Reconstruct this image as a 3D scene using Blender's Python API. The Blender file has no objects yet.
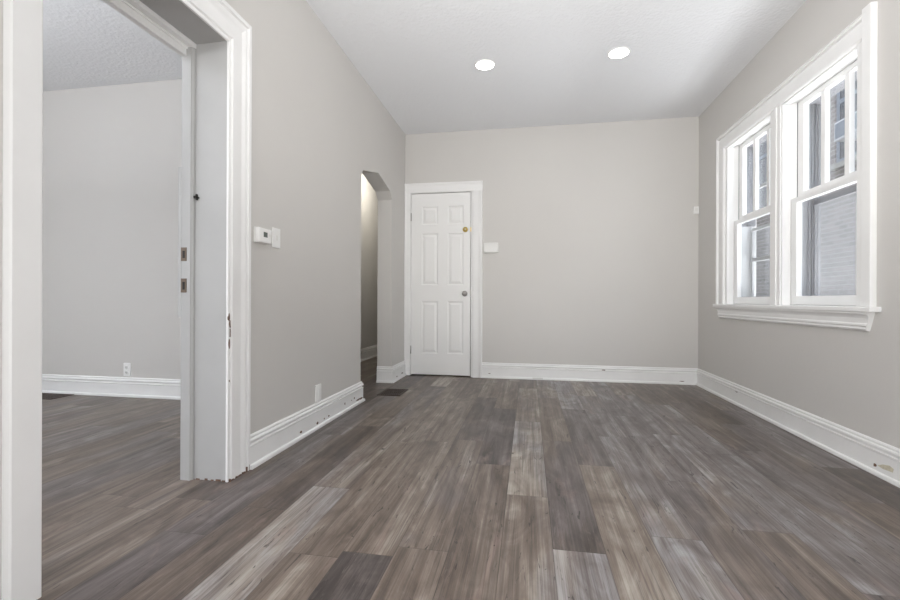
import bpy, bmesh, math, random
from mathutils import Vector, Matrix
random.seed(7)
sc = bpy.context.scene
COL = sc.collection

# ------------------------------------------------------------------ camera
F_PX, YAW, CY, ROLL, CAMZ = 450.53, 0.1726, 300.3, 0.0038, 0.8502
cam_d = bpy.data.cameras.new('camera')
cam_d.sensor_width = 36.0
cam_d.lens = F_PX / 900 * 36
cam_d.shift_y = (CY - 300) / 900
cam_d.clip_start = 0.02
cam = bpy.data.objects.new('camera', cam_d)
COL.objects.link(cam)
cam.matrix_world = (Matrix.Translation((0, 0, CAMZ)) @ Matrix.Rotation(YAW, 4, 'Z')
                    @ Matrix.Rotation(math.pi / 2, 4, 'X') @ Matrix.Rotation(ROLL, 4, 'Z'))
sc.camera = cam

# ------------------------------------------------------------------ world, sun, lights, exposure
w = bpy.data.worlds.new('sky'); sc.world = w; w.use_nodes = True
wn = w.node_tree.nodes; wl = w.node_tree.links
bg = wn['Background']
sky = wn.new('ShaderNodeTexSky'); sky.sky_type = 'NISHITA'
sky.sun_disc = False; sky.sun_elevation = math.radians(52); sky.sun_rotation = math.radians(150)
sky.air_density = 1.0; sky.dust_density = 1.5
hs = wn.new('ShaderNodeHueSaturation'); hs.inputs['Saturation'].default_value = 0.25
wl.new(sky.outputs[0], hs.inputs['Color']); wl.new(hs.outputs[0], bg.inputs[0]); bg.inputs[1].default_value = 0.5

def light(name, kind, loc, rot=(0, 0, 0), energy=100, color=(1, 1, 1), size=None, size_y=None, **kw):
    d = bpy.data.lights.new(name, kind); d.energy = energy; d.color = color
    if size is not None:
        if kind == 'AREA':
            d.shape = 'RECTANGLE'; d.size = size; d.size_y = size_y or size
        elif kind == 'SUN':
            d.angle = size
        else:
            d.shadow_soft_size = size
    for k, v in kw.items(): setattr(d, k, v)
    o = bpy.data.objects.new(name, d); COL.objects.link(o)
    o.location = loc; o.rotation_euler = rot
    return o

R = math.radians
XL_LIGHT = -1.37
# daylight entering the windows of the rear wall (behind the camera)
light('rear_window_daylight', 'AREA', (0.25, -2.72, 1.5), (R(90), 0, 0), 8, (0.97, 0.985, 1.0), 2.3, 1.5)
light('bounced_flash', 'AREA', (0.1, -0.6, 1.75), (R(180 - 4), 0, 0), 26, (1.0, 0.99, 0.975), 1.6, 1.6)
light('side_room_bounced_flash', 'AREA', (-3.4, 0.2, 1.75), (R(180), 0, 0), 135, (0.93, 0.96, 1.0), 1.6, 1.6)
light('bounced_spot', 'SPOT', (0.2, 0.0, 1.0), (R(90 + 25), 0, 0), 365, (1.0, 0.99, 0.975), 0.25, spot_size=R(92), spot_blend=1.0)
light('window_ground_bounce', 'AREA', (2.75, 3.5, 0.1), (0, R(180 - 35), 0), 165, (1.0, 1.0, 1.0), 1.0, 2.6)
light('left_rear_fill', 'AREA', (XL_LIGHT, -0.75, 1.05), (0, R(-90), 0), 74, (1.0, 1.0, 1.0), 1.7, 2.2)  # added fill lamp beside the left wall, brightens the right wall and floor
light('rear_side_fill', 'AREA', (1.93, -1.25, 1.5), (0, R(90), 0), 42, (0.97, 0.985, 1.0), 1.4, 1.3)  # added fill lamp, brightens the left wall and near casing
light('window_sky_daylight', 'AREA', (3.3, 3.45, 3.55), (0, R(52), 0), 135, (0.72, 0.86, 1.0), 1.6, 3.2)
light('side_room_daylight', 'AREA', (-3.6, -2.72, 1.5), (R(90), 0, 0), 40, (0.93, 0.96, 1.0), 1.6, 1.5)
light('hall_lamp_glow', 'POINT', (-1.85, 5.9, 2.5), (0, 0, 0), 13, (1.0, 0.95, 0.84), 0.08)

sc.view_settings.view_transform = 'Standard'
sc.view_settings.look = 'None'
sc.view_settings.gamma = 1
sc.view_settings.use_curve_mapping = False
sc.view_settings.exposure = -0.04
sc.cycles.use_denoising = True
sc.cycles.denoising_input_passes = 'RGB_ALBEDO_NORMAL'
sc.cycles.denoising_prefilter = 'ACCURATE'
sc.cycles.max_bounces = 10
sc.cycles.diffuse_bounces = 7
sc.cycles.transparent_max_bounces = 12
sc.cycles.caustics_reflective = False
sc.cycles.caustics_refractive = False

# ------------------------------------------------------------------ materials
def new_mat(name):
    m = bpy.data.materials.new(name); m.use_nodes = True
    nt = m.node_tree
    return m, nt, nt.nodes, nt.links, nt.nodes['Principled BSDF']

def N(nt, typ, **props):
    n = nt.nodes.new(typ)
    for k, v in props.items(): setattr(n, k, v)
    return n

def paint(name, col, rough=0.5, bump=0.0, bscale=60, var=0.0, vscale=2.0, spec=0.4):
    m, nt, n, l, p = new_mat(name)
    p.inputs['Base Color'].default_value = (*col, 1)
    p.inputs['Roughness'].default_value = rough
    p.inputs['Specular IOR Level'].default_value = spec
    tc = N(nt, 'ShaderNodeTexCoord')
    if var:
        no = N(nt, 'ShaderNodeTexNoise'); no.inputs['Scale'].default_value = vscale; no.inputs['Detail'].default_value = 4
        l.new(tc.outputs['Object'], no.inputs['Vector'])
        r = N(nt, 'ShaderNodeValToRGB')
        r.color_ramp.elements[0].position = 0.3; r.color_ramp.elements[1].position = 0.7
        r.color_ramp.elements[0].color = (*[c * (1 - var) for c in col], 1)
        r.color_ramp.elements[1].color = (*[min(1, c * (1 + var)) for c in col], 1)
        l.new(no.outputs['Fac'], r.inputs['Fac']); l.new(r.outputs['Color'], p.inputs['Base Color'])
    if bump:
        no = N(nt, 'ShaderNodeTexNoise'); no.inputs['Scale'].default_value = bscale; no.inputs['Detail'].default_value = 3
        l.new(tc.outputs['Object'], no.inputs['Vector'])
        b = N(nt, 'ShaderNodeBump'); b.inputs['Strength'].default_value = bump; b.inputs['Distance'].default_value = 0.004 if bump < 0.95 else 0.0055
        l.new(no.outputs['Fac'], b.inputs['Height']); l.new(b.outputs['Normal'], p.inputs['Normal'])
    return m

M = {}
M['wall'] = paint('wall_paint', (0.615, 0.60, 0.578), 0.62, 0.10, 35, 0.012, 1.3, 0.3)
M['ceiling'] = paint('ceiling_popcorn', (0.79, 0.80, 0.82), 0.85, 1.0, 42, 0.0, spec=0.2)
M['trim'] = paint('trim_gloss_white', (0.84, 0.84, 0.835), 0.34, 0.12, 14, 0.02, 6)
M['jamb'] = paint('jamb_shaded_white', (0.45, 0.45, 0.445), 0.5, 0.2, 12, 0.03, 5)  # shade put into the jamb colour, offsetting strong light from behind the camera
M['door'] = paint('door_white', (0.84, 0.84, 0.83), 0.38, 0.05, 40)
M['plastic'] = paint('white_plastic', (0.84, 0.84, 0.83), 0.3)
M['plastic_cream'] = paint('cream_plastic', (0.76, 0.76, 0.74), 0.4)
M['lcd'] = paint('dark_display', (0.10, 0.12, 0.11), 0.2)
M['dark'] = paint('dark_hole', (0.02, 0.018, 0.016), 0.8)
M['rust'] = paint('chipped_paint', (0.16, 0.10, 0.075), 0.8, 0.3, 80, 0.4, 60)
M['stain'] = paint('old_stain', (0.62, 0.58, 0.46), 0.6, 0, 1, 0.15, 60)
M['grille'] = paint('bronze_grille', (0.055, 0.036, 0.028), 0.45)
M['ext_dark'] = paint('storm_frame_grey', (0.17, 0.17, 0.185), 0.5)
M['ext_white'] = paint('storm_frame_white', (0.50, 0.50, 0.50), 0.5)
M['concrete'] = paint('outdoor_concrete', (0.48, 0.47, 0.45), 0.9, 0.3, 20, 0.1, 3)
M['ac_white'] = paint('ac_housing', (0.80, 0.82, 0.86), 0.5)
M['ac_grey'] = paint('ac_grille', (0.32, 0.36, 0.42), 0.6)

def metal(name, col, rough):
    m, nt, n, l, p = new_mat(name)
    p.inputs['Base Color'].default_value = (*col, 1); p.inputs['Metallic'].default_value = 1
    p.inputs['Roughness'].default_value = rough
    return m
M['brass'] = metal('brass', (0.75, 0.55, 0.16), 0.3)
M['nickel'] = metal('satin_nickel', (0.42, 0.40, 0.38), 0.35)
M['oldbrass'] = metal('old_brass_plate', (0.19, 0.15, 0.12), 0.55)

def glass_mat(name, refl=1.0, tint=(1, 1, 1)):
    m = bpy.data.materials.new(name); m.use_nodes = True
    nt = m.node_tree; nt.nodes.clear(); l = nt.links
    o = N(nt, 'ShaderNodeOutputMaterial'); mx = N(nt, 'ShaderNodeMixShader')
    t = N(nt, 'ShaderNodeBsdfTransparent'); t.inputs[0].default_value = (*tint, 1)
    g = N(nt, 'ShaderNodeBsdfGlossy'); g.inputs['Roughness'].default_value = 0.01
    fr = N(nt, 'ShaderNodeFresnel'); fr.inputs['IOR'].default_value = 1.4
    mu = N(nt, 'ShaderNodeMath', operation='MULTIPLY'); mu.inputs[1].default_value = refl
    l.new(fr.outputs[0], mu.inputs[0]); l.new(mu.outputs[0], mx.inputs[0])
    l.new(t.outputs[0], mx.inputs[1]); l.new(g.outputs[0], mx.inputs[2]); l.new(mx.outputs[0], o.inputs[0])
    return m
M['glass'] = glass_mat('window_glass', 0.3, (0.95, 0.96, 0.97))
def dark_glass():
    m, nt, n, l, p = new_mat('neighbour_glass')
    p.inputs['Base Color'].default_value = (0.03, 0.035, 0.05, 1); p.inputs['Roughness'].default_value = 0.03
    p.inputs['IOR'].default_value = 1.6
    return m
M['dark_glass'] = dark_glass()
def screen_mat():
    m = bpy.data.materials.new('insect_screen'); m.use_nodes = True
    nt = m.node_tree; nt.nodes.clear(); l = nt.links
    o = N(nt, 'ShaderNodeOutputMaterial'); mx = N(nt, 'ShaderNodeMixShader')
    t = N(nt, 'ShaderNodeBsdfTransparent'); d = N(nt, 'ShaderNodeBsdfDiffuse'); d.inputs[0].default_value = (0.60, 0.61, 0.63, 1)
    tr = N(nt, 'ShaderNodeBsdfTranslucent'); tr.inputs[0].default_value = (0.60, 0.61, 0.63, 1)
    m2 = N(nt, 'ShaderNodeMixShader'); m2.inputs[0].default_value = 0.5
    l.new(d.outputs[0], m2.inputs[1]); l.new(tr.outputs[0], m2.inputs[2])
    mx.inputs[0].default_value = 0.16
    l.new(t.outputs[0], mx.inputs[1]); l.new(m2.outputs[0], mx.inputs[2]); l.new(mx.outputs[0], o.inputs[0])
    return m
M['screen'] = screen_mat()
def emit(name, col, s):
    m = bpy.data.materials.new(name); m.use_nodes = True
    nt = m.node_tree; nt.nodes.clear()
    o = N(nt, 'ShaderNodeOutputMaterial'); e = N(nt, 'ShaderNodeEmission')
    e.inputs[0].default_value = (*col, 1); e.inputs[1].default_value = s
    nt.links.new(e.outputs[0], o.inputs[0]); return m
M['lamp'] = emit('lamp_diffuser', (1, 0.97, 0.92), 22)

def brick_mat():
    m, nt, n, l, p = new_mat('neighbour_brick')
    tc = N(nt, 'ShaderNodeTexCoord'); sp = N(nt, 'ShaderNodeSeparateXYZ'); cb = N(nt, 'ShaderNodeCombineXYZ')
    l.new(tc.outputs['Object'], sp.inputs[0]); l.new(sp.outputs[1], cb.inputs[0]); l.new(sp.outputs[2], cb.inputs[1])
    b = N(nt, 'ShaderNodeTexBrick')
    b.inputs['Scale'].default_value = 1.0; b.inputs['Brick Width'].default_value = 0.22; b.inputs['Row Height'].default_value = 0.075
    b.inputs['Mortar Size'].default_value = 0.007; b.inputs['Mortar Smooth'].default_value = 0.3
    b.inputs['Color1'].default_value = (0.34, 0.30, 0.285, 1); b.inputs['Color2'].default_value = (0.20, 0.18, 0.175, 1)
    b.inputs['Mortar'].default_value = (0.50, 0.49, 0.48, 1)
    l.new(cb.outputs[0], b.inputs['Vector'])
    l.new(b.outputs['Color'], p.inputs['Base Color']); p.inputs['Roughness'].default_value = 0.9
    bp = N(nt, 'ShaderNodeBump'); bp.inputs['Strength'].default_value = 0.5; bp.inputs['Distance'].default_value = 0.01; bp.invert = True
    l.new(b.outputs['Fac'], bp.inputs['Height']); l.new(bp.outputs['Normal'], p.inputs['Normal'])
    return m
M['brick'] = brick_mat()

PW, PL, PX0 = 0.175, 1.22, -0.09
def floor_mat():
    m, nt, n, l, p = new_mat('vinyl_plank')
    tc = N(nt, 'ShaderNodeTexCoord')
    tone = N(nt, 'ShaderNodeAttribute'); tone.attribute_name = 'tone'     # r brightness, g warm/cool, b offset
    st = N(nt, 'ShaderNodeSeparateColor'); l.new(tone.outputs['Color'], st.inputs[0])
    sp = N(nt, 'ShaderNodeSeparateXYZ'); l.new(tc.outputs['Object'], sp.inputs[0])
    def math_(op, a, b=None, clamp=False):
        x = N(nt, 'ShaderNodeMath', operation=op); x.use_clamp = clamp
        for i, v in enumerate((a, b)):
            if v is None: continue
            if isinstance(v, (int, float)): x.inputs[i].default_value = v
            else: l.new(v, x.inputs[i])
        return x.outputs[0]
    off = math_('MULTIPLY', st.outputs[2], 37.0)
    def noise(sx, sy, detail, rough, dist=0.0, add=0.0):
        c = N(nt, 'ShaderNodeCombineXYZ')
        l.new(math_('MULTIPLY', sp.outputs[0], sx), c.inputs[0])
        l.new(math_('MULTIPLY', sp.outputs[1], sy), c.inputs[1])
        l.new(math_('ADD', off, add), c.inputs[2])
        x = N(nt, 'ShaderNodeTexNoise'); x.inputs['Scale'].default_value = 1.0
        x.inputs['Detail'].default_value = detail; x.inputs['Roughness'].default_value = rough; x.inputs['Distortion'].default_value = dist
        l.new(c.outputs[0], x.inputs['Vector']); return x.outputs['Fac']
    grain = noise(210, 2.2, 3, 0.6, 0.0, 3)
    streak = noise(15, 1.0, 5, 0.6, 0.7, 9)
    patch = noise(6, 2.2, 6, 0.6, 2.0, 17)
    hue = noise(5, 1.3, 3, 0.5, 0.8, 23)
    crack = noise(24, 4.0, 4, 0.6, 2.2, 31)
    # luminance
    v = math_('ADD', math_('MULTIPLY', grain, 0.40), math_('MULTIPLY', streak, 0.80))
    v = math_('ADD', v, math_('MULTIPLY', patch, 0.60))
    v = math_('ADD', math_('SUBTRACT', v, 1.34), math_('MULTIPLY', st.outputs[0], 1.75))   # centred near tone          # centred near tone
    ramp = N(nt, 'ShaderNodeValToRGB'); l.new(v, ramp.inputs[0])
    cr = ramp.color_ramp
    cr.elements[0].position = 0.18; cr.elements[0].color = (0.052, 0.039, 0.032, 1)
    cr.elements[1].position = 0.88; cr.elements[1].color = (0.46, 0.42, 0.37, 1)
    e = cr.elements.new(0.40); e.color = (0.125, 0.095, 0.077, 1)
    e = cr.elements.new(0.58); e.color = (0.205, 0.165, 0.136, 1)
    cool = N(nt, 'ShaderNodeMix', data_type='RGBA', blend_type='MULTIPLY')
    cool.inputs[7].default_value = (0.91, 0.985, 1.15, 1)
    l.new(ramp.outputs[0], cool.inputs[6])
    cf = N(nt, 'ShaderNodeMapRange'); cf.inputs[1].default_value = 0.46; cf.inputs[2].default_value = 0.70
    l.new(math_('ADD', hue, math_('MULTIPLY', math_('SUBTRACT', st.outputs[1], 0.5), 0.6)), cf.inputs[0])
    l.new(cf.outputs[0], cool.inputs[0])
    # reddish washed patches
    red = N(nt, 'ShaderNodeMix', data_type='RGBA', blend_type='MIX'); red.inputs[7].default_value = (0.34, 0.245, 0.215, 1)
    rf = N(nt, 'ShaderNodeMapRange'); rf.inputs[1].default_value = 0.60; rf.inputs[2].default_value = 0.78; rf.inputs[4].default_value = 0.55
    l.new(noise(9, 2.2, 5, 0.6, 1.2, 41), rf.inputs[0])
    l.new(rf.outputs[0], red.inputs[0]); l.new(cool.outputs[2], red.inputs[6])
    # dark cracks
    ck = N(nt, 'ShaderNodeMapRange'); ck.inputs[1].default_value = 0.645; ck.inputs[2].default_value = 0.68; ck.inputs[4].default_value = 0.8
    l.new(crack, ck.inputs[0])
    dk = N(nt, 'ShaderNodeMix', data_type='RGBA', blend_type='MIX'); dk.inputs[7].default_value = (0.035, 0.028, 0.026, 1)
    l.new(ck.outputs[0], dk.inputs[0]); l.new(red.outputs[2], dk.inputs[6])
    fine = noise(80, 1.0, 3, 0.6, 0.4, 53)
    fk = N(nt, 'ShaderNodeMapRange'); fk.inputs[1].default_value = 0.545; fk.inputs[2].default_value = 0.60; fk.inputs[4].default_value = 0.34
    l.new(fine, fk.inputs[0])
    fz = N(nt, 'ShaderNodeMix', data_type='RGBA', blend_type='MIX'); fz.inputs[7].default_value = (0.055, 0.043, 0.038, 1)
    l.new(fk.outputs[0], fz.inputs[0]); l.new(dk.outputs[2], fz.inputs[6])
    pale = noise(60, 6.0, 5, 0.7, 2.0, 67)
    pk = N(nt, 'ShaderNodeMapRange'); pk.inputs[1].default_value = 0.58; pk.inputs[2].default_value = 0.66; pk.inputs[4].default_value = 0.12
    l.new(pale, pk.inputs[0])
    pz = N(nt, 'ShaderNodeMix', data_type='RGBA', blend_type='MIX'); pz.inputs[7].default_value = (0.42, 0.39, 0.36, 1)
    l.new(pk.outputs[0], pz.inputs[0]); l.new(fz.outputs[2], pz.inputs[6])
    # plank seams from uv (metres inside the plank)
    uv = N(nt, 'ShaderNodeUVMap'); uv.uv_map = 'UVMap'
    su = N(nt, 'ShaderNodeSeparateXYZ'); l.new(uv.outputs[0], su.inputs[0])
    ex = math_('MINIMUM', su.outputs[0], math_('SUBTRACT', PW, su.outputs[0]))
    ey = math_('MINIMUM', su.outputs[1], math_('SUBTRACT', PL, su.outputs[1]))
    ed = math_('MINIMUM', ex, ey)
    sm = N(nt, 'ShaderNodeMapRange'); sm.inputs[1].default_value = 0.0003; sm.inputs[2].default_value = 0.0022
    sm.inputs[3].default_value = 0.68; sm.inputs[4].default_value = 0.0
    l.new(ed, sm.inputs[0])
    sx = N(nt, 'ShaderNodeMix', data_type='RGBA', blend_type='MIX'); sx.inputs[7].default_value = (0.05, 0.04, 0.036, 1)
    l.new(sm.outputs[0], sx.inputs[0]); l.new(pz.outputs[2], sx.inputs[6])
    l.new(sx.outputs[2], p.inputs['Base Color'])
    ro = N(nt, 'ShaderNodeMapRange'); ro.inputs[3].default_value = 0.30; ro.inputs[4].default_value = 0.46
    l.new(grain, ro.inputs[0]); l.new(ro.outputs[0], p.inputs['Roughness'])
    p.inputs['Specular IOR Level'].default_value = 0.5
    b = N(nt, 'ShaderNodeBump'); b.inputs['Strength'].default_value = 0.25; b.inputs['Distance'].default_value = 0.0015
    l.new(math_('SUBTRACT', grain, sm.outputs[0]), b.inputs['Height']); l.new(b.outputs['Normal'], p.inputs['Normal'])
    return m
M['floor'] = floor_mat()

# ------------------------------------------------------------------ mesh helpers
class MB:
    def __init__(self): self.bm = bmesh.new()
    def box(self, x0, x1, y0, y1, z0, z1, bev=0.0, seg=2):
        t = bmesh.new()
        vs = [t.verts.new((x, y, z)) for x in (x0, x1) for y in (y0, y1) for z in (z0, z1)]
        for f in ((0, 1, 3, 2), (4, 6, 7, 5), (0, 4, 5, 1), (2, 3, 7, 6), (0, 2, 6, 4), (1, 5, 7, 3)):
            t.faces.new([vs[i] for i in f])
        bmesh.ops.recalc_face_normals(t, faces=t.faces)
        if bev: bmesh.ops.bevel(t, geom=list(t.edges), offset=bev, segments=seg, affect='EDGES', profile=0.5)
        self._merge(t); return self
    def _merge(self, t):
        me = bpy.data.meshes.new('tmp'); t.to_mesh(me); t.free(); self.bm.from_mesh(me); bpy.data.meshes.remove(me)
    def prism(self, pts, a0, a1, mapf):
        # pts: 2D polygon; mapf(u, v, a) -> xyz
        t = bmesh.new()
        A = [t.verts.new(mapf(u, v, a0)) for u, v in pts]; B = [t.verts.new(mapf(u, v, a1)) for u, v in pts]
        t.faces.new(A); t.faces.new(B[::-1])
        for i in range(len(pts)):
            j = (i + 1) % len(pts); t.faces.new([A[j], A[i], B[i], B[j]])
        bmesh.ops.recalc_face_normals(t, faces=t.faces)
        self._merge(t); return self
    def sweep(self, path, prof, mapf, side=1):
        # path: 2D polyline; prof: closed polygon of (a = offset to the side, b = height off the plane)
        t = bmesh.new(); rings = []
        P = [Vector(p) for p in path]
        for i, p in enumerate(P):
            ds = []
            if i > 0: ds.append((P[i] - P[i - 1]).normalized())
            if i < len(P) - 1: ds.append((P[i + 1] - P[i]).normalized())
            ns = [Vector((-d.y, d.x)) * side for d in ds]
            if len(ns) == 2:
                mv = ns[0] + ns[1]; mv = mv / mv.length; mv = mv / mv.dot(ns[0])
            else: mv = ns[0]
            rings.append([t.verts.new(mapf(*(p + mv * a), b)) for a, b in prof])
        for r0, r1 in zip(rings, rings[1:]):
            for i in range(len(prof)):
                j = (i + 1) % len(prof); t.faces.new([r0[i], r0[j], r1[j], r1[i]])
        t.faces.new(rings[0]); t.faces.new(rings[-1][::-1])
        bmesh.ops.recalc_face_normals(t, faces=t.faces)
        self._merge(t); return self
    def lathe(self, prof, mat4, seg=32):
        # prof: (r, h) along local z
        t = bmesh.new(); rings = []
        for r, h in prof:
            if r < 1e-6: rings.append([t.verts.new(mat4 @ Vector((0, 0, h)))])
            else: rings.append([t.verts.new(mat4 @ Vector((r * math.cos(2 * math.pi * k / seg), r * math.sin(2 * math.pi * k / seg), h))) for k in range(seg)])
        for a, b in zip(rings, rings[1:]):
            for k in range(seg):
                k2 = (k + 1) % seg
                if len(a) == 1 and len(b) == 1: continue
                if len(a) == 1: t.faces.new([a[0], b[k], b[k2]])
                elif len(b) == 1: t.faces.new([a[k], a[k2], b[0]])
                else: t.faces.new([a[k], a[k2], b[k2], b[k]])
        bmesh.ops.recalc_face_normals(t, faces=t.faces)
        for f in t.faces: f.smooth = True
        self._merge(t); return self
    def build(self, name, mat, parent=None, smooth=False):
        me = bpy.data.meshes.new(name)
        if smooth:
            for f in self.bm.faces: f.smooth = True
        self.bm.to_mesh(me); self.bm.free(); me.materials.append(mat)
        o = bpy.data.objects.new(name, me); COL.objects.link(o)
        if parent is not None:
            o.parent = parent; o.matrix_parent_inverse = parent.matrix_world.inverted()
        return o

def tag(o, label=None, cat=None, group=None, kind=None):
    if label: o['label'] = label
    if cat: o['category'] = cat
    if group: o['group'] = group
    if kind: o['kind'] = kind
    return o
def empty(name, loc=(0, 0, 0)):
    o = bpy.data.objects.new(name, None); COL.objects.link(o); o.location = loc; o.empty_display_size = 0.1
    o.matrix_world = Matrix.Translation(loc)
    return o
def struct(o, label, cat): return tag(o, label, cat, kind='structure')

# ------------------------------------------------------------------ dimensions
XL, XR, YB, H = -1.386, 1.704, 4.957, 2.732
YR = -2.6                       # rear wall, behind the camera
XO = -1.612                     # far face of the thick wall at the cased opening
XA = -1.541                     # far face of the thin wall at the arch
OY0, OY1, OZ = 1.062, 1.892, 2.056    # cased opening
LY = 3.395                      # back wall of the side room
HX = -2.29                      # hall wall
# ------------------------------------------------------------------ floor (one continuous floor of planks)
bm = bmesh.new(); uvl = bm.loops.layers.uv.new('UVMap'); cl = bm.loops.layers.float_color.new('tone')
seams = {0: 1.99, 1: 1.58, 2: 2.42, -1: 2.34, -2: 1.50, 3: 2.95, 4: 2.28, 5: 1.84, 6: 2.72, -3: 2.66, -5: 1.92, -6: 2.9, -7: 1.45, -4: 2.62, 7: 1.60}
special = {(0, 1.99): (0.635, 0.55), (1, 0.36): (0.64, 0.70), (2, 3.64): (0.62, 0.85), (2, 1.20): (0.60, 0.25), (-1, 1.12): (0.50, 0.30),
           (3, 2.95): (0.56, 0.88), (3, 1.73): (0.57, 0.80), (4, 2.28): (0.53, 0.92), (4, 3.50): (0.55, 0.90), (4, 1.06): (0.52, 0.75),  # right-hand rows, here and next line: window's cool light put into plank tone
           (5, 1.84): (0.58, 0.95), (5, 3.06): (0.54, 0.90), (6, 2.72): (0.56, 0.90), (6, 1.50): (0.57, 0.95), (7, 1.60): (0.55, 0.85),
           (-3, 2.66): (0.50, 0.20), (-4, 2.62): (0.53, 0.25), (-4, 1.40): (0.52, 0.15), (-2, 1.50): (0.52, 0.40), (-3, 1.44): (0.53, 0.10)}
rk = random.Random(11)
k0, k1 = int((-5.3 - PX0) / PW) - 1, int((2.0 - PX0) / PW) + 1
for k in range(k0, k1):
    base = seams.get(k, rk.uniform(0, PL))
    n0 = int((-2.8 - base) / PL) - 1
    for n in range(n0, n0 + 11):
        y0, y1 = base + n * PL, base + (n + 1) * PL
        if y0 > 8.3 or y1 < -2.8: continue
        x0, x1 = PX0 + k * PW, PX0 + (k + 1) * PW
        rr, gg, bb = min(0.66, max(0.40, rk.gauss(0.53, 0.042))), rk.random(), rk.random()
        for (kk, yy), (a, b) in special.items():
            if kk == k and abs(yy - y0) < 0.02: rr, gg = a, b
        vs = [bm.verts.new(c) for c in ((x0, y0, 0), (x1, y0, 0), (x1, y1, 0), (x0, y1, 0))]
        f = bm.faces.new(vs)
        for lp, (u, v) in zip(f.loops, ((0, 0), (PW, 0), (PW, PL), (0, PL))):
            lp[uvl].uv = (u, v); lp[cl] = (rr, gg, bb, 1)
me = bpy.data.meshes.new('floor'); bm.to_mesh(me); bm.free(); me.materials.append(M['floor'])
floor = bpy.data.objects.new('floor', me); COL.objects.link(floor)
struct(floor, 'grey brown wood-look vinyl plank floor running through all the rooms', 'floor')

MB().box(-5.5, 2.05, YR - 0.3, 8.5, -0.35, -0.002).build('foundation_slab', M['concrete'])
struct(bpy.data.objects['foundation_slab'], 'grey concrete slab below the plank floor', 'slab')
struct(MB().box(-5.5, 2.05, YR - 0.3, 8.5, H, H + 0.25).build('ceiling', M['ceiling']),
       'white popcorn-textured flat ceiling above the room', 'ceiling')

# ------------------------------------------------------------------ walls
yz = lambda u, v, a: (a, u, v)        # polygon in (Y, Z) extruded along X
wl_ = MB()
wl_.prism([(YR, 0), (OY0 - 0.02, 0), (OY0 - 0.02, H), (YR, H)], XO, XL, yz)
wl_.prism([(OY0 - 0.02, OZ + 0.02), (OY1 + 0.02, OZ + 0.02), (OY1 + 0.02, H), (OY0 - 0.02, H)], XO, XL, yz)
wl_.prism([(OY1 + 0.02, 0), (3.53, 0), (3.53, H), (OY1 + 0.02, H)], XO, XL, yz)
arch = [(3.595, 1.885), (3.635, 1.950), (4.03, 2.038), (4.392, 1.955), (4.465, 1.88)]
wl_.prism([(3.53, 0), (3.595, 0), (3.595, H), (3.53, H)], XA, XL, yz)
for (a, b), (c, d) in zip(arch, arch[1:]):
    wl_.prism([(a, b), (c, d), (c, H), (a, H)], XA, XL, yz)
wl_.prism([(4.465, 0), (YB, 0), (YB, H), (4.465, H)], XA, XL, yz)
struct(wl_.build('wall_left', M['wall']), 'warm grey wall on the left with a cased opening and a low arched passage', 'wall')

xz = lambda u, v, a: (u, a, v)
DX0, DX1, DZ = -1.322, -0.626, 2.062
wb = MB()
wb.box(XA, DX0, YB, YB + 0.13, 0, H).box(DX1, XR + 0.25, YB, YB + 0.13, 0, H).box(DX0, DX1, YB, YB + 0.13, DZ, H)
struct(wb.build('wall_back', M['wall']), 'warm grey back wall around the white six-panel door', 'wall')

WY0, WY1, WZ0, WZ1 = 2.672, 4.318, 0.80, 2.222
wr = MB()
wr.box(XR, 1.95, YR, -1.9, 0, H).box(XR, 1.95, -0.6, WY0, 0, H).box(XR, 1.95, -1.9, -0.6, 0, WZ0).box(XR, 1.95, -1.9, -0.6, WZ1, H).box(XR, 1.95, WY1, YB, 0, H).box(XR, 1.95, WY0, WY1, 0, WZ0).box(XR, 1.95, WY0, WY1, WZ1, H)
struct(wr.build('wall_right', M['wall']), 'warm grey wall on the right holding the double window', 'wall')

rw = MB()
for x0, x1 in ((-5.45, -4.4), (-2.8, -0.9), (1.4, 1.95)): rw.box(x0, x1, YR - 0.2, YR, 0, H)
for x0, x1 in ((-4.4, -2.8), (-0.9, 1.4)): rw.box(x0, x1, YR - 0.2, YR, 0, 0.75).box(x0, x1, YR - 0.2, YR, 2.25, H)
struct(rw.build('wall_rear', M['wall']), 'grey wall behind the camera with two wide window openings', 'wall')
struct(MB().box(-5.45, -5.2, YR, 8.2, 0, H).build('wall_far_left', M['wall']), 'outer wall on the far left of the side room', 'wall')
struct(MB().box(-5.2, XO, LY, LY + 0.135, 0, H).build('wall_side_room', M['wall']), 'pale grey back wall of the side room seen through the cased opening', 'wall')
struct(MB().box(HX - 0.12, HX, LY + 0.135, 8.2, 0, H).build('wall_hall', M['wall']), 'dim wall of the passage seen through the arched opening', 'wall')
struct(MB().box(-5.45, 1.95, 8.2, 8.4, 0, H).build('wall_north', M['wall']), 'outer end wall closing the passage', 'wall')
struct(MB().box(XR, 1.95, YB + 0.13, 8.2, 0, H).build('wall_closet', M['wall']), 'outer wall of the space behind the white door', 'wall')
struct(MB().box(XA, XL, YB + 0.13, 8.2, 0, H).build('wall_passage', M['wall']), 'right hand wall of the passage beyond the arch', 'wall')

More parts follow.
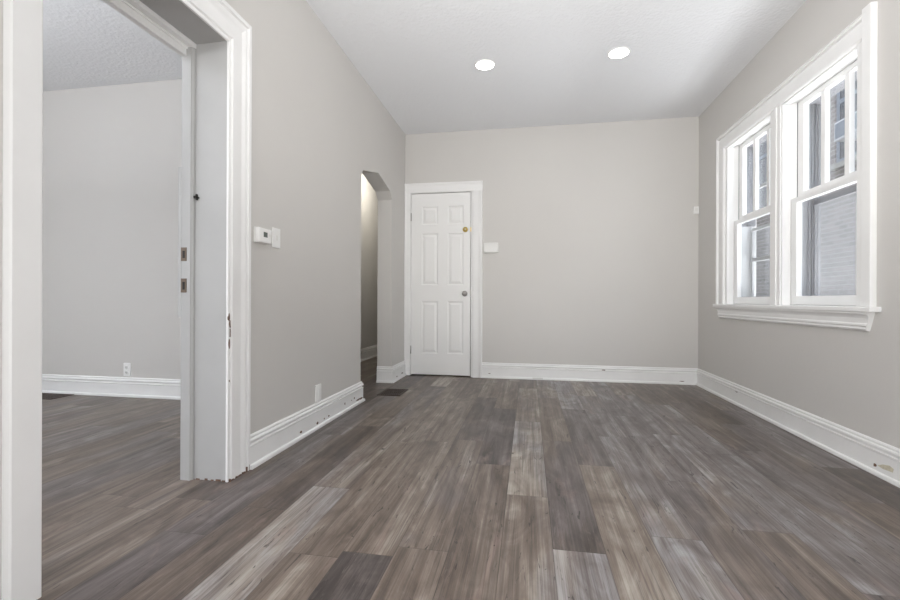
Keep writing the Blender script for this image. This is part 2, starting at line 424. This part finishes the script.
# ------------------------------------------------------------------ baseboards
# profile (a = out from the wall, b = height)
BASE = [(0, 0), (0.030, 0), (0.031, 0.006), (0.029, 0.017), (0.024, 0.021), (0.017, 0.022), (0.017, 0.108), (0.0195, 0.113),
        (0.0195, 0.119), (0.009, 0.122), (0.009, 0.129), (0.019, 0.133), (0.0205, 0.140), (0.018, 0.146), (0.011, 0.150), (0.012, 0.160), (0.006, 0.167), (0, 0.167)]
flat = lambda x, y, b: (x, y, b)
def baseboard(name, paths, label):
    m = MB()
    for path, side in paths: m.sweep(path, BASE, flat, side)
    return struct(m.build(name, M['trim']), label, 'baseboard')
bl = baseboard('baseboard_left', [([(XL, 2.047), (XL, 3.595), (XA, 3.595)], -1), ([(XA, 4.465), (XL, 4.465), (XL, YB - 0.003)], -1),
                                  ([(XL, YR), (XL, 0.895)], -1)],
               'white stepped baseboard with chipped lower edge along the left wall')
bb_ = baseboard('baseboard_back', [([(-0.502, YB), (XR, YB)], -1)], 'white stepped baseboard along the back wall right of the door')
br = baseboard('baseboard_right', [([(XR, YB - 0.03), (XR, YR)], -1)], 'white stepped baseboard along the right window wall')
bs = baseboard('baseboard_side_room', [([(-5.2, LY), (XO, LY)], -1)], 'white baseboard along the back wall of the side room')
bh = baseboard('baseboard_hall', [([(HX, LY + 0.135), (HX, 8.2)], -1)], 'off-white baseboard on the passage wall beyond the arch')

def chips(parent, spots, kind):
    # spots: (pos along wall, z, width, height)
    m = MB(); rr = random.Random(3)
    for s, z, wd, hg in spots:
        wd *= 1.5; hg *= 1.35; n = 8; pts = []
        for i in range(n):
            a = 2 * math.pi * i / n; q = rr.uniform(0.65, 1.1)
            pts.append((s + wd / 2 * math.cos(a) * q, z + hg / 2 * math.sin(a) * q))
        if kind == 'left': m.prism(pts, XL + 0.0165, XL + 0.0178, yz)
        if kind == 'right': m.prism(pts, XR - 0.0178, XR - 0.0165, yz)
        if kind == 'back': m.prism(pts, YB - 0.0178, YB - 0.0165, xz)
    o = m.build('paint_chips', M['rust'], parent); o['label'] = 'dark chipped spots in the white paint'
    return o
chips(bl, [(2.56, 0.040, 0.022, 0.014), (2.78, 0.036, 0.022, 0.014), (2.88, 0.040, 0.012, 0.008), (2.95, 0.042, 0.018, 0.009),
           (3.23, 0.062, 0.012, 0.016), (3.36, 0.06, 0.012, 0.007), (3.42, 0.065, 0.014, 0.012), (3.50, 0.035, 0.07, 0.010), (3.57, 0.032, 0.06, 0.012), (4.60, 0.042, 0.03, 0.01),
           (4.80, 0.046, 0.05, 0.01)], 'left')
chips(br, [(2.55, 0.045, 0.016, 0.016), (2.79, 0.115, 0.01, 0.006), (4.05, 0.108, 0.03, 0.008)], 'right')
chips(bb_, [(0.78, 0.122, 0.03, 0.012), (1.55, 0.032, 0.04, 0.006), (-0.42, 0.05, 0.02, 0.005)], 'back')
st_ = MB().prism([(2.44, 0.05), (2.50, 0.045), (2.535, 0.05), (2.50, 0.066), (2.46, 0.075), (2.435, 0.068)], XR - 0.0178, XR - 0.0165, yz).build('stain', M['stain'], br)
st_['label'] = 'yellowed stain'
cable = MB().box(0.045, 0.155, YB - 0.034, YB - 0.016, 0.004, 0.022).build('shoe_patch', M['plastic_cream'], bb_)

# ------------------------------------------------------------------ cased opening (left)
cas = empty('trim_1', (XL, OY1, 0))
struct(cas, 'thick white painted casing and jamb of the wide opening on the left', 'door casing')
PROF = [(0, 0), (0, 0.018), (0.008, 0.022), (0.012, 0.008), (0.022, 0.008), (0.027, 0.024), (0.036, 0.025), (0.086, 0.025), (0.091, 0.010),
        (0.100, 0.012), (0.116, 0.026), (0.128, 0.030), (0.134, 0.012), (0.139, 0.012), (0.143, 0.034), (0.160, 0.036), (0.165, 0.030), (0.165, 0)]
NEARP = [(0, 0), (0, 0.034), (0.004, 0.038), (0.078, 0.038), (0.082, 0.030), (0.086, 0.008), (0.086, 0)]
wallL = lambda y, z, b: (XL + b * 0.55, y, z)
MB().sweep([(OY1 - 0.006, 0.0), (OY1 - 0.006, OZ - 0.006), (OY0 - 0.09, OZ - 0.006)], PROF, wallL, -1).sweep([(OY0 + 0.006, 0.0), (OY0 + 0.004, OZ - 0.006)], NEARP, wallL, 1).build('casing', M['trim'], cas)
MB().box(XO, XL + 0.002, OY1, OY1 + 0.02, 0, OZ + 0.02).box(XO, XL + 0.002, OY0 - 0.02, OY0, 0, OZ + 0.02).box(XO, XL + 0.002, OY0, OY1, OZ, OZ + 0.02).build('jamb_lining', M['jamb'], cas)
# rabbeted outer frame on the side-room side
wallS = lambda y, z, b: (XO + b, y, z)
STOP = [(-0.020, 0), (-0.020, 0.048), (-0.016, 0.050), (-0.010, 0.056), (0, 0.058), (0.001, 0)]
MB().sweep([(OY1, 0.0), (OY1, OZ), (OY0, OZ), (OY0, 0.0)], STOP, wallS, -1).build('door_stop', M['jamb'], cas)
MB().box(XO - 0.004, XO + 0.024, OY0, OY1, OZ - 0.062, OZ - 0.018, 0.002).box(XO + 0.024, XO + 0.032, OY0, OY1, OZ - 0.03, OZ - 0.015, 0.003).box(XO + 0.03, XO + 0.062, OY0, OY1, OZ - 0.022, OZ - 0.0005, 0.002).build('head_stop', M['trim'], cas)
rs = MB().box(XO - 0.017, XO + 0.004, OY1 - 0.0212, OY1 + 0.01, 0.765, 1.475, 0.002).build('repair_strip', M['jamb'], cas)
for z0, z1 in ((1.030, 1.094), (0.882, 0.948)):
    s = MB().box(XO + 0.000, XO + 0.030, OY1 - 0.0225, OY1 - 0.0195, z0, z1, 0.001).build('strike_plate', M['oldbrass'], cas)
    s['label'] = 'tarnished brass strike plate'
    MB().box(XO + 0.010, XO + 0.022, OY1 - 0.0235, OY1 - 0.0222, z0 + 0.014, z1 - 0.016).build('latch_hole', M['dark'], s)
nail = MB()
nail.lathe([(0, 0.014), (0.006, 0.012), (0.008, 0.004), (0.0035, 0.0)], Matrix.Translation((XO + 0.064, OY1 - 0.001, 1.332)) @ Matrix.Rotation(R(90), 4, 'X'), 10)
nail.box(XO + 0.050, XO + 0.080, OY1 - 0.008, OY1, 1.326, 1.332, 0.001).box(XO + 0.066, XO + 0.072, OY1 - 0.010, OY1, 1.318, 1.346, 0.001)
nail.build('rusty_hook', M['dark'], cas)
ch = MB(); rr = random.Random(5)
for z, wd, hg, y in ((0.765, 0.012, 0.045, 0.006), (0.735, 0.014, 0.05, 0.012), (0.69, 0.006, 0.05, 0.015), (0.645, 0.012, 0.055, 0.009), (0.47, 0.006, 0.012, 0.01)):
    pts = [(OY1 - 0.008 + y + wd / 2 * math.cos(a) * rr.uniform(.5, 1), z + hg / 2 * math.sin(a) * rr.uniform(.6, 1)) for a in [i * math.pi / 4 for i in range(8)]]
    ch.prism(pts, XL + 0.008, XL + 0.0135, yz)
# ragged unpainted line at the foot of the jamb and casing
x = XO
while x < XL + 0.0:
    wd = rr.uniform(0.006, 0.03); hg = rr.choice([0.003, 0.005, 0.008])
    ch.box(x, min(x + wd, XL + 0.01), OY1 - 0.003, OY1 + 0.001, 0, hg); x += wd + rr.uniform(0.004, 0.03)
y = OY1
while y < OY1 + 0.155:
    wd = rr.uniform(0.006, 0.022); hg = rr.choice([0.004, 0.006, 0.012]) if y < OY1 + 0.11 else rr.choice([0.018, 0.028, 0.022])
    ch.box(XL + 0.01, XL + 0.0195, y, y + wd, 0, hg); y += wd + rr.uniform(0.002, 0.02)
ch.box(XL + 0.005, XL + 0.013, OY0 - 0.05, OY0 + 0.007, 0, 0.006)
c_ = ch.build('paint_chips', M['rust'], cas); c_['label'] = 'brown chipped patches at the foot and edge of the casing'

# ------------------------------------------------------------------ back door
dr = empty('door_1', (-0.974, YB, 0)); struct(dr, 'white six-panel door with satin knob and brass deadbolt in the back wall', 'door')
SX0, SX1, SZ0, SZ1 = -1.312, -0.637, 0.014, 2.050
cols = [(-1.192, -1.003), (-0.893, -0.714)]; rows = [(0.250, 0.838), (1.020, 1.602), (1.700, 1.905)]
FY = YB + 0.004
bm = bmesh.new()
xs = sorted([SX0, SX1] + [c for p in cols for c in p]); zs = sorted([SZ0, SZ1] + [c for p in rows for c in p])
def q4(pts): bm.faces.new([bm.verts.new(p) for p in pts])
for i in range(len(xs) - 1):
    for j in range(len(zs) - 1):
        a, b, c, d = xs[i], xs[i + 1], zs[j], zs[j + 1]
        if (a, b) in cols and (c, d) in rows:
            rings = [(0, 0), (0.006, 0.006), (0.014, 0.009), (0.018, 0.009), (0.040, 0.001), (0.044, 0.0005)]
            for (i0, d0), (i1, d1) in zip(rings, rings[1:]):
                A = [(a + i0, FY + d0, c + i0), (b - i0, FY + d0, c + i0), (b - i0, FY + d0, d - i0), (a + i0, FY + d0, d - i0)]
                B = [(a + i1, FY + d1, c + i1), (b - i1, FY + d1, c + i1), (b - i1, FY + d1, d - i1), (a + i1, FY + d1, d - i1)]
                for k in range(4):
                    k2 = (k + 1) % 4; q4([A[k], A[k2], B[k2], B[k]])
            q4(B)
        else: q4([(a, FY, c), (b, FY, c), (b, FY, d), (a, FY, d)])
BK = FY + 0.036
q4([(SX0, BK, SZ0), (SX1, BK, SZ0), (SX1, BK, SZ1), (SX0, BK, SZ1)])
for a, b in (((SX0, SZ0), (SX1, SZ0)), ((SX1, SZ0), (SX1, SZ1)), ((SX1, SZ1), (SX0, SZ1)), ((SX0, SZ1), (SX0, SZ0))):
    q4([(a[0], FY, a[1]), (b[0], FY, b[1]), (b[0], BK, b[1]), (a[0], BK, a[1])])
bmesh.ops.remove_doubles(bm, verts=bm.verts, dist=1e-5); bmesh.ops.recalc_face_normals(bm, faces=bm.faces)
mb = MB(); mb.bm.free(); mb.bm = bm; slab = mb.build('door_slab', M['door'], dr)
# frame
MB().box(DX0, SX0 - 0.003, YB - 0.002, YB + 0.13, 0, DZ).box(SX1 + 0.008, DX1 + 0.012, YB - 0.002, YB + 0.13, 0, DZ).box(SX0 - 0.003, SX1 + 0.008, YB - 0.002, YB + 0.13, SZ1 + 0.007, DZ).build('door_frame', M['trim'], dr)
DP = [(0, 0), (0, 0.014), (0.010, 0.018), (0.020, 0.019), (0.060, 0.021), (0.078, 0.024), (0.084, 0.031), (0.100, 0.033), (0.106, 0.028), (0.108, 0)]
wallB = lambda x, z, b: (x, YB - b, z)
m = MB()
m.sweep([(DX1 + 0.016, 0), (DX1 + 0.016, SZ1 + 0.009)], DP, wallB, -1)
m.box(XL + 0.001, SX0 - 0.006, YB - 0.021, YB, 0, SZ1 + 0.009, 0.002)
m.box(XL + 0.001, XL + 0.02, YB - 0.029, YB, 0.17, SZ1 + 0.117, 0.003)
m.sweep([(DX1 + 0.124, SZ1 + 0.009), (XL + 0.001, SZ1 + 0.009)], DP, wallB, -1)
m.build('casing', M['trim'], dr)
Yk = Matrix.Rotation(R(90), 4, 'X')     # local z -> -Y
kb = MB().lathe([(0.0, 0.062), (0.014, 0.061), (0.023, 0.055), (0.027, 0.046), (0.026, 0.038), (0.018, 0.030), (0.011, 0.024), (0.011, 0.010), (0.026, 0.008), (0.031, 0.004), (0.031, 0)],
                Matrix.Translation((-0.699, FY, 0.926)) @ Yk).build('door_knob', M['nickel'], dr); kb['label'] = 'satin nickel round knob'
db = MB().lathe([(0.0, 0.016), (0.013, 0.016), (0.015, 0.012), (0.026, 0.010), (0.029, 0.004), (0.029, 0)],
                Matrix.Translation((-0.695, FY, 1.637)) @ Yk).build('deadbolt', M['brass'], dr); db['label'] = 'round brass deadbolt'
MB().box(-0.698, -0.692, FY - 0.028, FY - 0.014, 1.626, 1.648, 0.002).build('thumb_turn', M['plastic_cream'], db)
MB().box(SX1 + 0.0, SX1 + 0.009, YB - 0.0045, YB + 0.002, 1.612, 1.662).build('deadbolt_strike', M['brass'], dr)
MB().box(SX1 + 0.0, SX1 + 0.009, YB - 0.0045, YB + 0.002, 0.900, 0.952).build('knob_strike', M['nickel'], dr)
for z in (1.79, 0.29):
    MB().lathe([(0, -0.045), (0.006, -0.045), (0.006, 0.045), (0, 0.045)], Matrix.Translation((SX0 - 0.002, YB - 0.004, z)), 12).build('hinge', M['nickel'], dr)

# ------------------------------------------------------------------ windows on the right wall
trim = empty('trim_2', (XR, 3.49, 0.8)); struct(trim, 'white moulded casing with sill and apron around the double window', 'window casing')
wallR = lambda y, z, b: (XR - b, y, z)
CY0, CY1, CZ0, CZ1 = 2.645, 4.327, 0.826, 2.206
WP = [(-0.006, 0), (-0.006, 0.010), (-0.004, 0.014), (0.004, 0.020), (0.078, 0.022), (0.082, 0.016), (0.088, 0.016), (0.091, 0.031), (0.099, 0.032), (0.102, 0.026), (0.107, 0.026), (0.110, 0.033), (0.117, 0.030), (0.118, 0)]
MB().sweep([(2.60, CZ1), (CY1, CZ1), (CY1, CZ0)], WP, wallR, 1).box(XR - 0.031, XR, 2.568, 2.632, CZ0, 2.345, 0.003).box(XR - 0.012, XR + 0.006, 2.630, 2.692, CZ0, CZ1 + 0.006).build('casing', M['trim'], trim)
MB().box(XR - 0.008, XR + 0.004, 3.432, 3.562, CZ0, CZ1 - 0.002, 0.002).box(XR - 0.014, XR, 3.475, 3.520, CZ0, CZ1 - 0.002, 0.003).build('mullion_casing', M['trim'], trim)
MB().box(XR - 0.050, XR + 0.075, 2.538, 4.462, 0.798, 0.826, 0.006, 3).build('window_stool', M['trim'], trim)
AP = [(0.798, 0), (0.798, 0.040), (0.790, 0.040), (0.780, 0.028), (0.768, 0.022), (0.742, 0.020), (0.736, 0.026), (0.728, 0.026), (0.722, 0.020), (0.712, 0.022), (0.702, 0.014), (0.700, 0)]
bm = bmesh.new()
A = [bm.verts.new((XR - b, 2.578 + (0.798 - z) * 0.35, z)) for z, b in AP]; B = [bm.verts.new((XR - b, 4.440 - (0.798 - z) * 0.35, z)) for z, b in AP]
bm.faces.new(A); bm.faces.new(B[::-1])
for i in range(len(AP)): j = (i + 1) % len(AP); bm.faces.new([A[j], A[i], B[i], B[j]])
bmesh.ops.recalc_face_normals(bm, faces=bm.faces)
mb = MB(); mb.bm.free(); mb.bm = bm; mb.build('apron', M['trim'], trim)

def sash(parent, name, X, T, y0, y1, z0, z1, st, top, bot, muntins):
    m = MB()
    m.box(X, X + T, y0, y0 + st, z0, z1, 0.0025).box(X, X + T, y1 - st, y1, z0, z1, 0.0025)
    m.box(X, X + T, y0 + st - 0.001, y1 - st + 0.001, z1 - top, z1, 0.0025).box(X, X + T, y0 + st - 0.001, y1 - st + 0.001, z0, z0 + bot, 0.0025)
    g0, g1 = y0 + st, y1 - st
    if muntins:
        wdt = (g1 - g0 - 0.040 * muntins) / (muntins + 1)
        for i in range(muntins):
            a = g0 + wdt * (i + 1) + 0.040 * i
            m.box(X + 0.003, X + T - 0.003, a, a + 0.040, z0 + bot - 0.001, z1 - top + 0.001, 0.003)
    o = m.build(name, M['trim'], parent)
    MB().box(X + T * 0.82 - 0.0015, X + T * 0.82 + 0.0015, g0 - 0.004, g1 + 0.004, z0 + bot - 0.004, z1 - top + 0.004).build('glass_pane', M['glass'], o)
    return o

def window(name, y0, y1, label, far):
    r = empty(name, (XR, (y0 + y1) / 2, CZ0)); struct(r, label, 'window')
    # jamb box
    MB().box(XR, 1.800, y0 - 0.018, y0, 0.826, WZ1 - 0.002).box(XR, 1.800, y1, y1 + 0.018, 0.826, WZ1 - 0.002).box(XR, 1.862, y0, y1, 2.205, WZ1).build('window_jamb', M['trim'], r)
    MB().box(XR + 0.0, XR + 0.050, y0, y0 + 0.012, 0.826, 2.2, 0.002).box(XR + 0.0, XR + 0.050, y1 - 0.012, y1, 0.826, 2.2, 0.002).box(XR + 0.0, XR + 0.050, y0 + 0.011, y1 - 0.011, 2.190, 2.206, 0.002).build('window_stop', M['trim'], r)
    MB().box(XR + 0.05, 1.99, y0, y1, 0.790, 0.829).build('window_sill', M['ext_white'], r)
    sash(r, 'lower_sash', 1.762, 0.036, y0 + 0.004, y1 - 0.004, 0.829, 1.548, 0.064, 0.035, 0.058, 0)
    sash(r, 'upper_sash', 1.802, 0.036, y0 + 0.004, y1 - 0.004, 1.545, 2.203, 0.064, 0.036, 0.040, 2)
    # storm window frame at the outside
    X0 = 1.801
    if far:
        MB().box(X0, 1.935, y1 - 0.003, y1 + 0.02, 1.50, 2.22).box(1.87, 1.88, y1 - 0.016, y1 - 0.002, 1.50, 2.22).box(X0, 1.935, y0 - 0.02, y0 + 0.003, 1.50, 2.22).box(1.863, 1.935, y0 + 0.01, y1 - 0.01, 2.185, 2.222).build('storm_frame', M['ext_dark'], r)
        s = MB().box(X0, 1.915, y1 - 0.003, y1 + 0.02, 0.829, 1.50).box(X0, 1.915, y0 - 0.02, y0 + 0.003, 0.829, 1.50)
        s.box(1.895, 1.912, y1 - 0.034, y1 - 0.010, 0.829, 1.47, 0.002).box(1.895, 1.912, y0 + 0.01, y0 + 0.034, 0.829, 1.47, 0.002)
        s.box(1.895, 1.912, y0 + 0.03, y1 - 0.03, 1.452, 1.478, 0.002).box(1.893, 1.912, y0 + 0.03, y1 - 0.03, 1.190, 1.222, 0.002)
        s.box(1.905, 1.920, y0 + 0.01, y1 - 0.01, 1.800, 1.828, 0.002)
        o = s.build('storm_sash', M['ext_white'], r); o['label'] = 'white storm sash with cross bars'
        MB().box(1.902, 1.904, y0 + 0.03, y1 - 0.03, 0.829, 1.46).build('storm_pane', M['glass'], o)
    else:
        s = MB().box(X0, 1.942, y1 - 0.003, y1 + 0.02, 0.829, 2.22).box(X0, 1.942, y0 - 0.02, y0 + 0.003, 0.829, 2.22)
        for i, xx in enumerate((1.868, 1.886, 1.905, 1.924)): s.box(xx, xx + 0.006, y1 - 0.012, y1 - 0.002, 0.829, 2.22)
        s.box(1.863, 1.942, y0 + 0.003, y1 - 0.003, 2.185, 2.222).box(1.895, 1.912, y0 + 0.006, y1 - 0.006, 1.500, 1.535, 0.002)
        s.build('storm_frame', M['ext_dark'], r)
        o = MB().box(1.900, 1.902, y0 + 0.008, y1 - 0.008, 0.829, 1.50).build('insect_screen', M['screen'], r)
        o['label'] = 'pale insect screen behind the lower sash'
    return r
window('window_1', 3.562, 4.300, 'far narrow-looking double-hung window nearer the back corner, white sashes and storm bars', True)
window('window_2', 2.690, 3.432, 'near double-hung window of the pair, screened lower sash and three-light upper sash', False)
MB().box(XR + 0.001, 1.945, 3.450, 3.544, 0.80, WZ1 - 0.003).build('mullion_post', M['trim'], trim)

# ------------------------------------------------------------------ rear windows (behind the camera): simple frames
rwin = empty('window_3', (0.25, YR, 0.75)); struct(rwin, 'wide white framed window behind the camera', 'window')
m = MB()
for x0, x1 in ((-0.9, -0.84), (0.22, 0.28), (1.34, 1.4)): m.box(x0, x1, YR - 0.10, YR - 0.02, 0.75, 2.25)
m.box(-0.84, 0.22, YR - 0.10, YR - 0.02, 0.75, 0.82).box(0.28, 1.34, YR - 0.10, YR - 0.02, 0.75, 0.82)
m.box(-0.84, 0.22, YR - 0.10, YR - 0.02, 2.18, 2.25).box(0.28, 1.34, YR - 0.10, YR - 0.02, 2.18, 2.25).build('window_frame', M['trim'], rwin)
rwin = empty('added_fill_window', (XR, -1.25, 0.8)); struct(rwin, 'white framed window added on the right wall behind the camera for fill light', 'window')  # unseen window, added to carry the side fill lamp
m = MB()
for y0 in (-1.9, -1.28, -0.66): m.box(1.76, 1.82, y0, y0 + 0.06, WZ0, WZ1)
for y0 in (-1.84, -1.22): m.box(1.76, 1.82, y0, y0 + 0.56, WZ0, WZ0 + 0.06).box(1.76, 1.82, y0, y0 + 0.56, WZ1 - 0.06, WZ1).box(1.76, 1.82, y0, y0 + 0.56, 1.50, 1.55)
m.build('window_frame', M['trim'], rwin)
rwin = empty('window_4', (-3.6, YR, 0.75)); struct(rwin, 'white framed window of the side room behind the camera', 'window')
m = MB()
for x0, x1 in ((-4.4, -4.34), (-2.86, -2.8)): m.box(x0, x1, YR - 0.10, YR - 0.02, 0.75, 2.25)
m.box(-4.34, -2.86, YR - 0.10, YR - 0.02, 0.75, 0.82).box(-4.34, -2.86, YR - 0.10, YR - 0.02, 2.18, 2.25).build('window_frame', M['trim'], rwin)

# ------------------------------------------------------------------ outside
struct(MB().box(1.951, 30, -25, 40, -0.75, -0.6).build('ground', M['concrete']), 'pale concrete path between the two houses', 'ground')
NX = 5.0
nb = empty('neighbour_building', (NX, 8, -0.6)); tag(nb, 'grey brown brick building seen outside through the double window', 'building')
MB().box(NX, NX + 5, -8, 22, -0.6, 7.2).build('brick_wall', M['brick'], nb)
def nb_window(y0, y1, z0, z1, bars=True):
    f = MB().box(NX - 0.02, NX + 0.02, y0, y0 + 0.07, z0, z1).box(NX - 0.02, NX + 0.02, y1 - 0.07, y1, z0, z1)
    f.box(NX - 0.02, NX + 0.02, y0 + 0.07, y1 - 0.07, z0, z0 + 0.07).box(NX - 0.02, NX + 0.02, y0 + 0.07, y1 - 0.07, z1 - 0.07, z1)
    f.box(NX - 0.02, NX + 0.02, y0 + 0.07, y1 - 0.07, (z0 + z1) / 2 - 0.03, (z0 + z1) / 2 + 0.04)
    o = f.build('window', M['ext_dark'] if not bars else M['ac_grey'], nb)
    MB().box(NX - 0.012, NX - 0.002, y0 + 0.06, y1 - 0.06, z0 + 0.06, z1 - 0.06).build('pane', M['dark_glass'], o)
    return o
nb_window(6.95, 8.39, 3.10, 5.10)
nb_window(10.0, 11.5, 2.75, 5.2)
nb_window(4.3, 5.4, 3.30, 5.25)
MB().box(NX - 0.08, NX, 6.88, 8.45, 3.02, 3.10).build('window_ledge', M['concrete'], nb)
ac = empty('air_conditioner', (NX - 0.25, 7.3, 3.25)); tag(ac, 'white boxy window air conditioner hanging from the brick building outside', 'air conditioner')
MB().box(NX - 0.50, NX - 0.021, 6.96, 7.64, 3.24, 3.52, 0.012).build('housing', M['ac_white'], ac)
g = MB().box(NX - 0.508, NX - 0.499, 6.99, 7.61, 3.27, 3.49)
for i in range(9): g.box(NX - 0.512, NX - 0.507, 7.0, 7.60, 3.280 + i * 0.024, 3.288 + i * 0.024)
g.build('rear_grille', M['ac_grey'], ac)
MB().box(NX - 0.46, NX - 0.06, 6.951, 6.962, 3.28, 3.48).build('side_vent', M['ac_grey'], ac)

# ------------------------------------------------------------------ recessed lamps
def lamp():
    r = empty('recessed_light', (0, 0, H))
    MB().lathe([(0.070, -0.004), (0.074, -0.007), (0.079, -0.006), (0.083, -0.001), (0.083, 0.0), (0.070, 0.0)], Matrix.Identity(4), 48).build('trim_ring', M['plastic'], None).parent = r
    MB().lathe([(0, -0.0045), (0.071, -0.0045), (0.071, -0.0005), (0, -0.0005)], Matrix.Identity(4), 48).build('lamp_diffuser', M['lamp'], None).parent = r
    return r
l1 = lamp(); l1.location = (-0.350, 3.59, H)
tag(l1, 'glowing round recessed ceiling light nearer the left wall, above the door side', 'ceiling light', 'round recessed ceiling lights')
l2 = l1.copy(); COL.objects.link(l2); l2.location = (0.668, 3.585, H)
for c in list(l1.children):
    d = c.copy(); COL.objects.link(d); d.parent = l2
tag(l2, 'glowing round recessed ceiling light nearer the window wall', 'ceiling light', 'round recessed ceiling lights')

# ------------------------------------------------------------------ small wall things
t = empty('thermostat', (XL, 2.18, 1.14)); tag(t, 'white thermostat with small dark display beside the cased opening', 'thermostat')
MB().box(XL, XL + 0.008, 2.094, 2.218, 1.142, 1.226, 0.003).build('back_plate', M['plastic_cream'], t)
MB().box(XL + 0.007, XL + 0.030, 2.097, 2.215, 1.145, 1.223, 0.006, 3).build('housing', M['plastic'], t)
MB().box(XL + 0.0295, XL + 0.0312, 2.138, 2.172, 1.176, 1.202).build('display', M['lcd'], t)
MB().box(XL + 0.0295, XL + 0.032, 2.184, 2.206, 1.182, 1.197, 0.001).build('button', M['plastic_cream'], t)
t = empty('light_switch', (XL, 2.30, 1.13)); tag(t, 'white toggle light switch plate right of the thermostat', 'light switch')
MB().box(XL, XL + 0.007, 2.262, 2.338, 1.137, 1.247, 0.003).build('cover_plate', M['plastic'], t)
MB().box(XL + 0.0065, XL + 0.009, 2.292, 2.308, 1.178, 1.206).build('toggle', M['plastic_cream'], t)
t = empty('wall_outlet', (XL, 2.81, 0.18)); tag(t, 'white outlet cover just above the chipped left baseboard', 'outlet')
MB().box(XL, XL + 0.012, 2.772, 2.848, 0.172, 0.285, 0.004).build('cover_plate', M['plastic'], t)
MB().box(XL + 0.011, XL + 0.016, 2.792, 2.828, 0.186, 0.270, 0.003).build('socket_insert', M['plastic'], t)
t = empty('wall_outlet', (-3.45, LY, 0.17)); tag(t, 'white double outlet above the baseboard in the side room', 'outlet')
MB().box(-3.485, -3.415, LY - 0.008, LY, 0.178, 0.292, 0.003).build('cover_plate', M['plastic'], t)
for z in (0.212, 0.256):
    s = MB().lathe([(0, 0.003), (0.015, 0.003), (0.017, 0)], Matrix.Translation((-3.45, LY - 0.0075, z)) @ Yk, 20).build('socket', M['plastic_cream'], t)
    MB().box(-3.458, -3.455, LY - 0.0115, LY - 0.010, z - 0.006, z + 0.007).box(-3.446, -3.443, LY - 0.0115, LY - 0.010, z - 0.006, z + 0.007).build('socket_slots', M['dark'], s)
t = empty('door_chime', (-0.406, YB, 1.37)); tag(t, 'small rounded white chime box on the back wall right of the door', 'door chime')
MB().box(-0.489, -0.324, YB - 0.036, YB - 0.003, 1.368, 1.484, 0.0162, 5).build('housing', M['plastic_cream'], t, True)
MB().box(-0.480, -0.332, YB - 0.006, YB, 1.378, 1.472).build('back_plate', M['plastic_cream'], t)
t = empty('corner_sensor', (1.68, YB, 1.73)); tag(t, 'tiny white sensor box in the corner by the window wall', 'sensor')
MB().box(1.655, 1.699, YB - 0.030, YB, 1.738, 1.812, 0.004).build('housing', M['plastic'], t)
MB().box(1.662, 1.690, YB - 0.032, YB - 0.029, 1.758, 1.792, 0.001).build('lens', M['plastic_cream'], t)

# ------------------------------------------------------------------ floor registers
def register(name, x0, x1, y0, y1, label, along_x=True):
    r = empty(name, ((x0 + x1) / 2, (y0 + y1) / 2, 0)); tag(r, label, 'floor register')
    fr = 0.016; h = 0.006
    MB().box(x0, x1, y0, y0 + fr, 0, h, 0.002).box(x0, x1, y1 - fr, y1, 0, h, 0.002).box(x0, x0 + fr, y0 + fr - 0.001, y1 - fr + 0.001, 0, h, 0.002).box(x1 - fr, x1, y0 + fr - 0.001, y1 - fr + 0.001, 0, h, 0.002).build('frame', M['grille'], r)
    m = MB(); n = int((x1 - x0 - 2 * fr) / 0.017)
    for i in range(n):
        a = x0 + fr + (i + 0.5) * (x1 - x0 - 2 * fr) / n
        m.box(a - 0.004, a + 0.004, y0 + fr, y1 - fr, 0.001, h - 0.001)
    for j in range(1, 4):
        b = y0 + j * (y1 - y0) / 4; m.box(x0 + fr, x1 - fr, b - 0.004, b + 0.004, 0.001, h - 0.0005)
    m.build('louvers', M['grille'], r)
    MB().box(x0 + fr - 0.001, x1 - fr + 0.001, y0 + fr - 0.001, y1 - fr + 0.001, 0.0004, 0.0012).build('duct_opening', M['dark'], r)
register('floor_register', -1.332, -1.118, 3.848, 4.138, 'brown slotted floor register in front of the arched passage')
register('floor_register', -4.34, -3.96, 3.16, 3.36, 'dark patterned floor register by the baseboard in the side room')
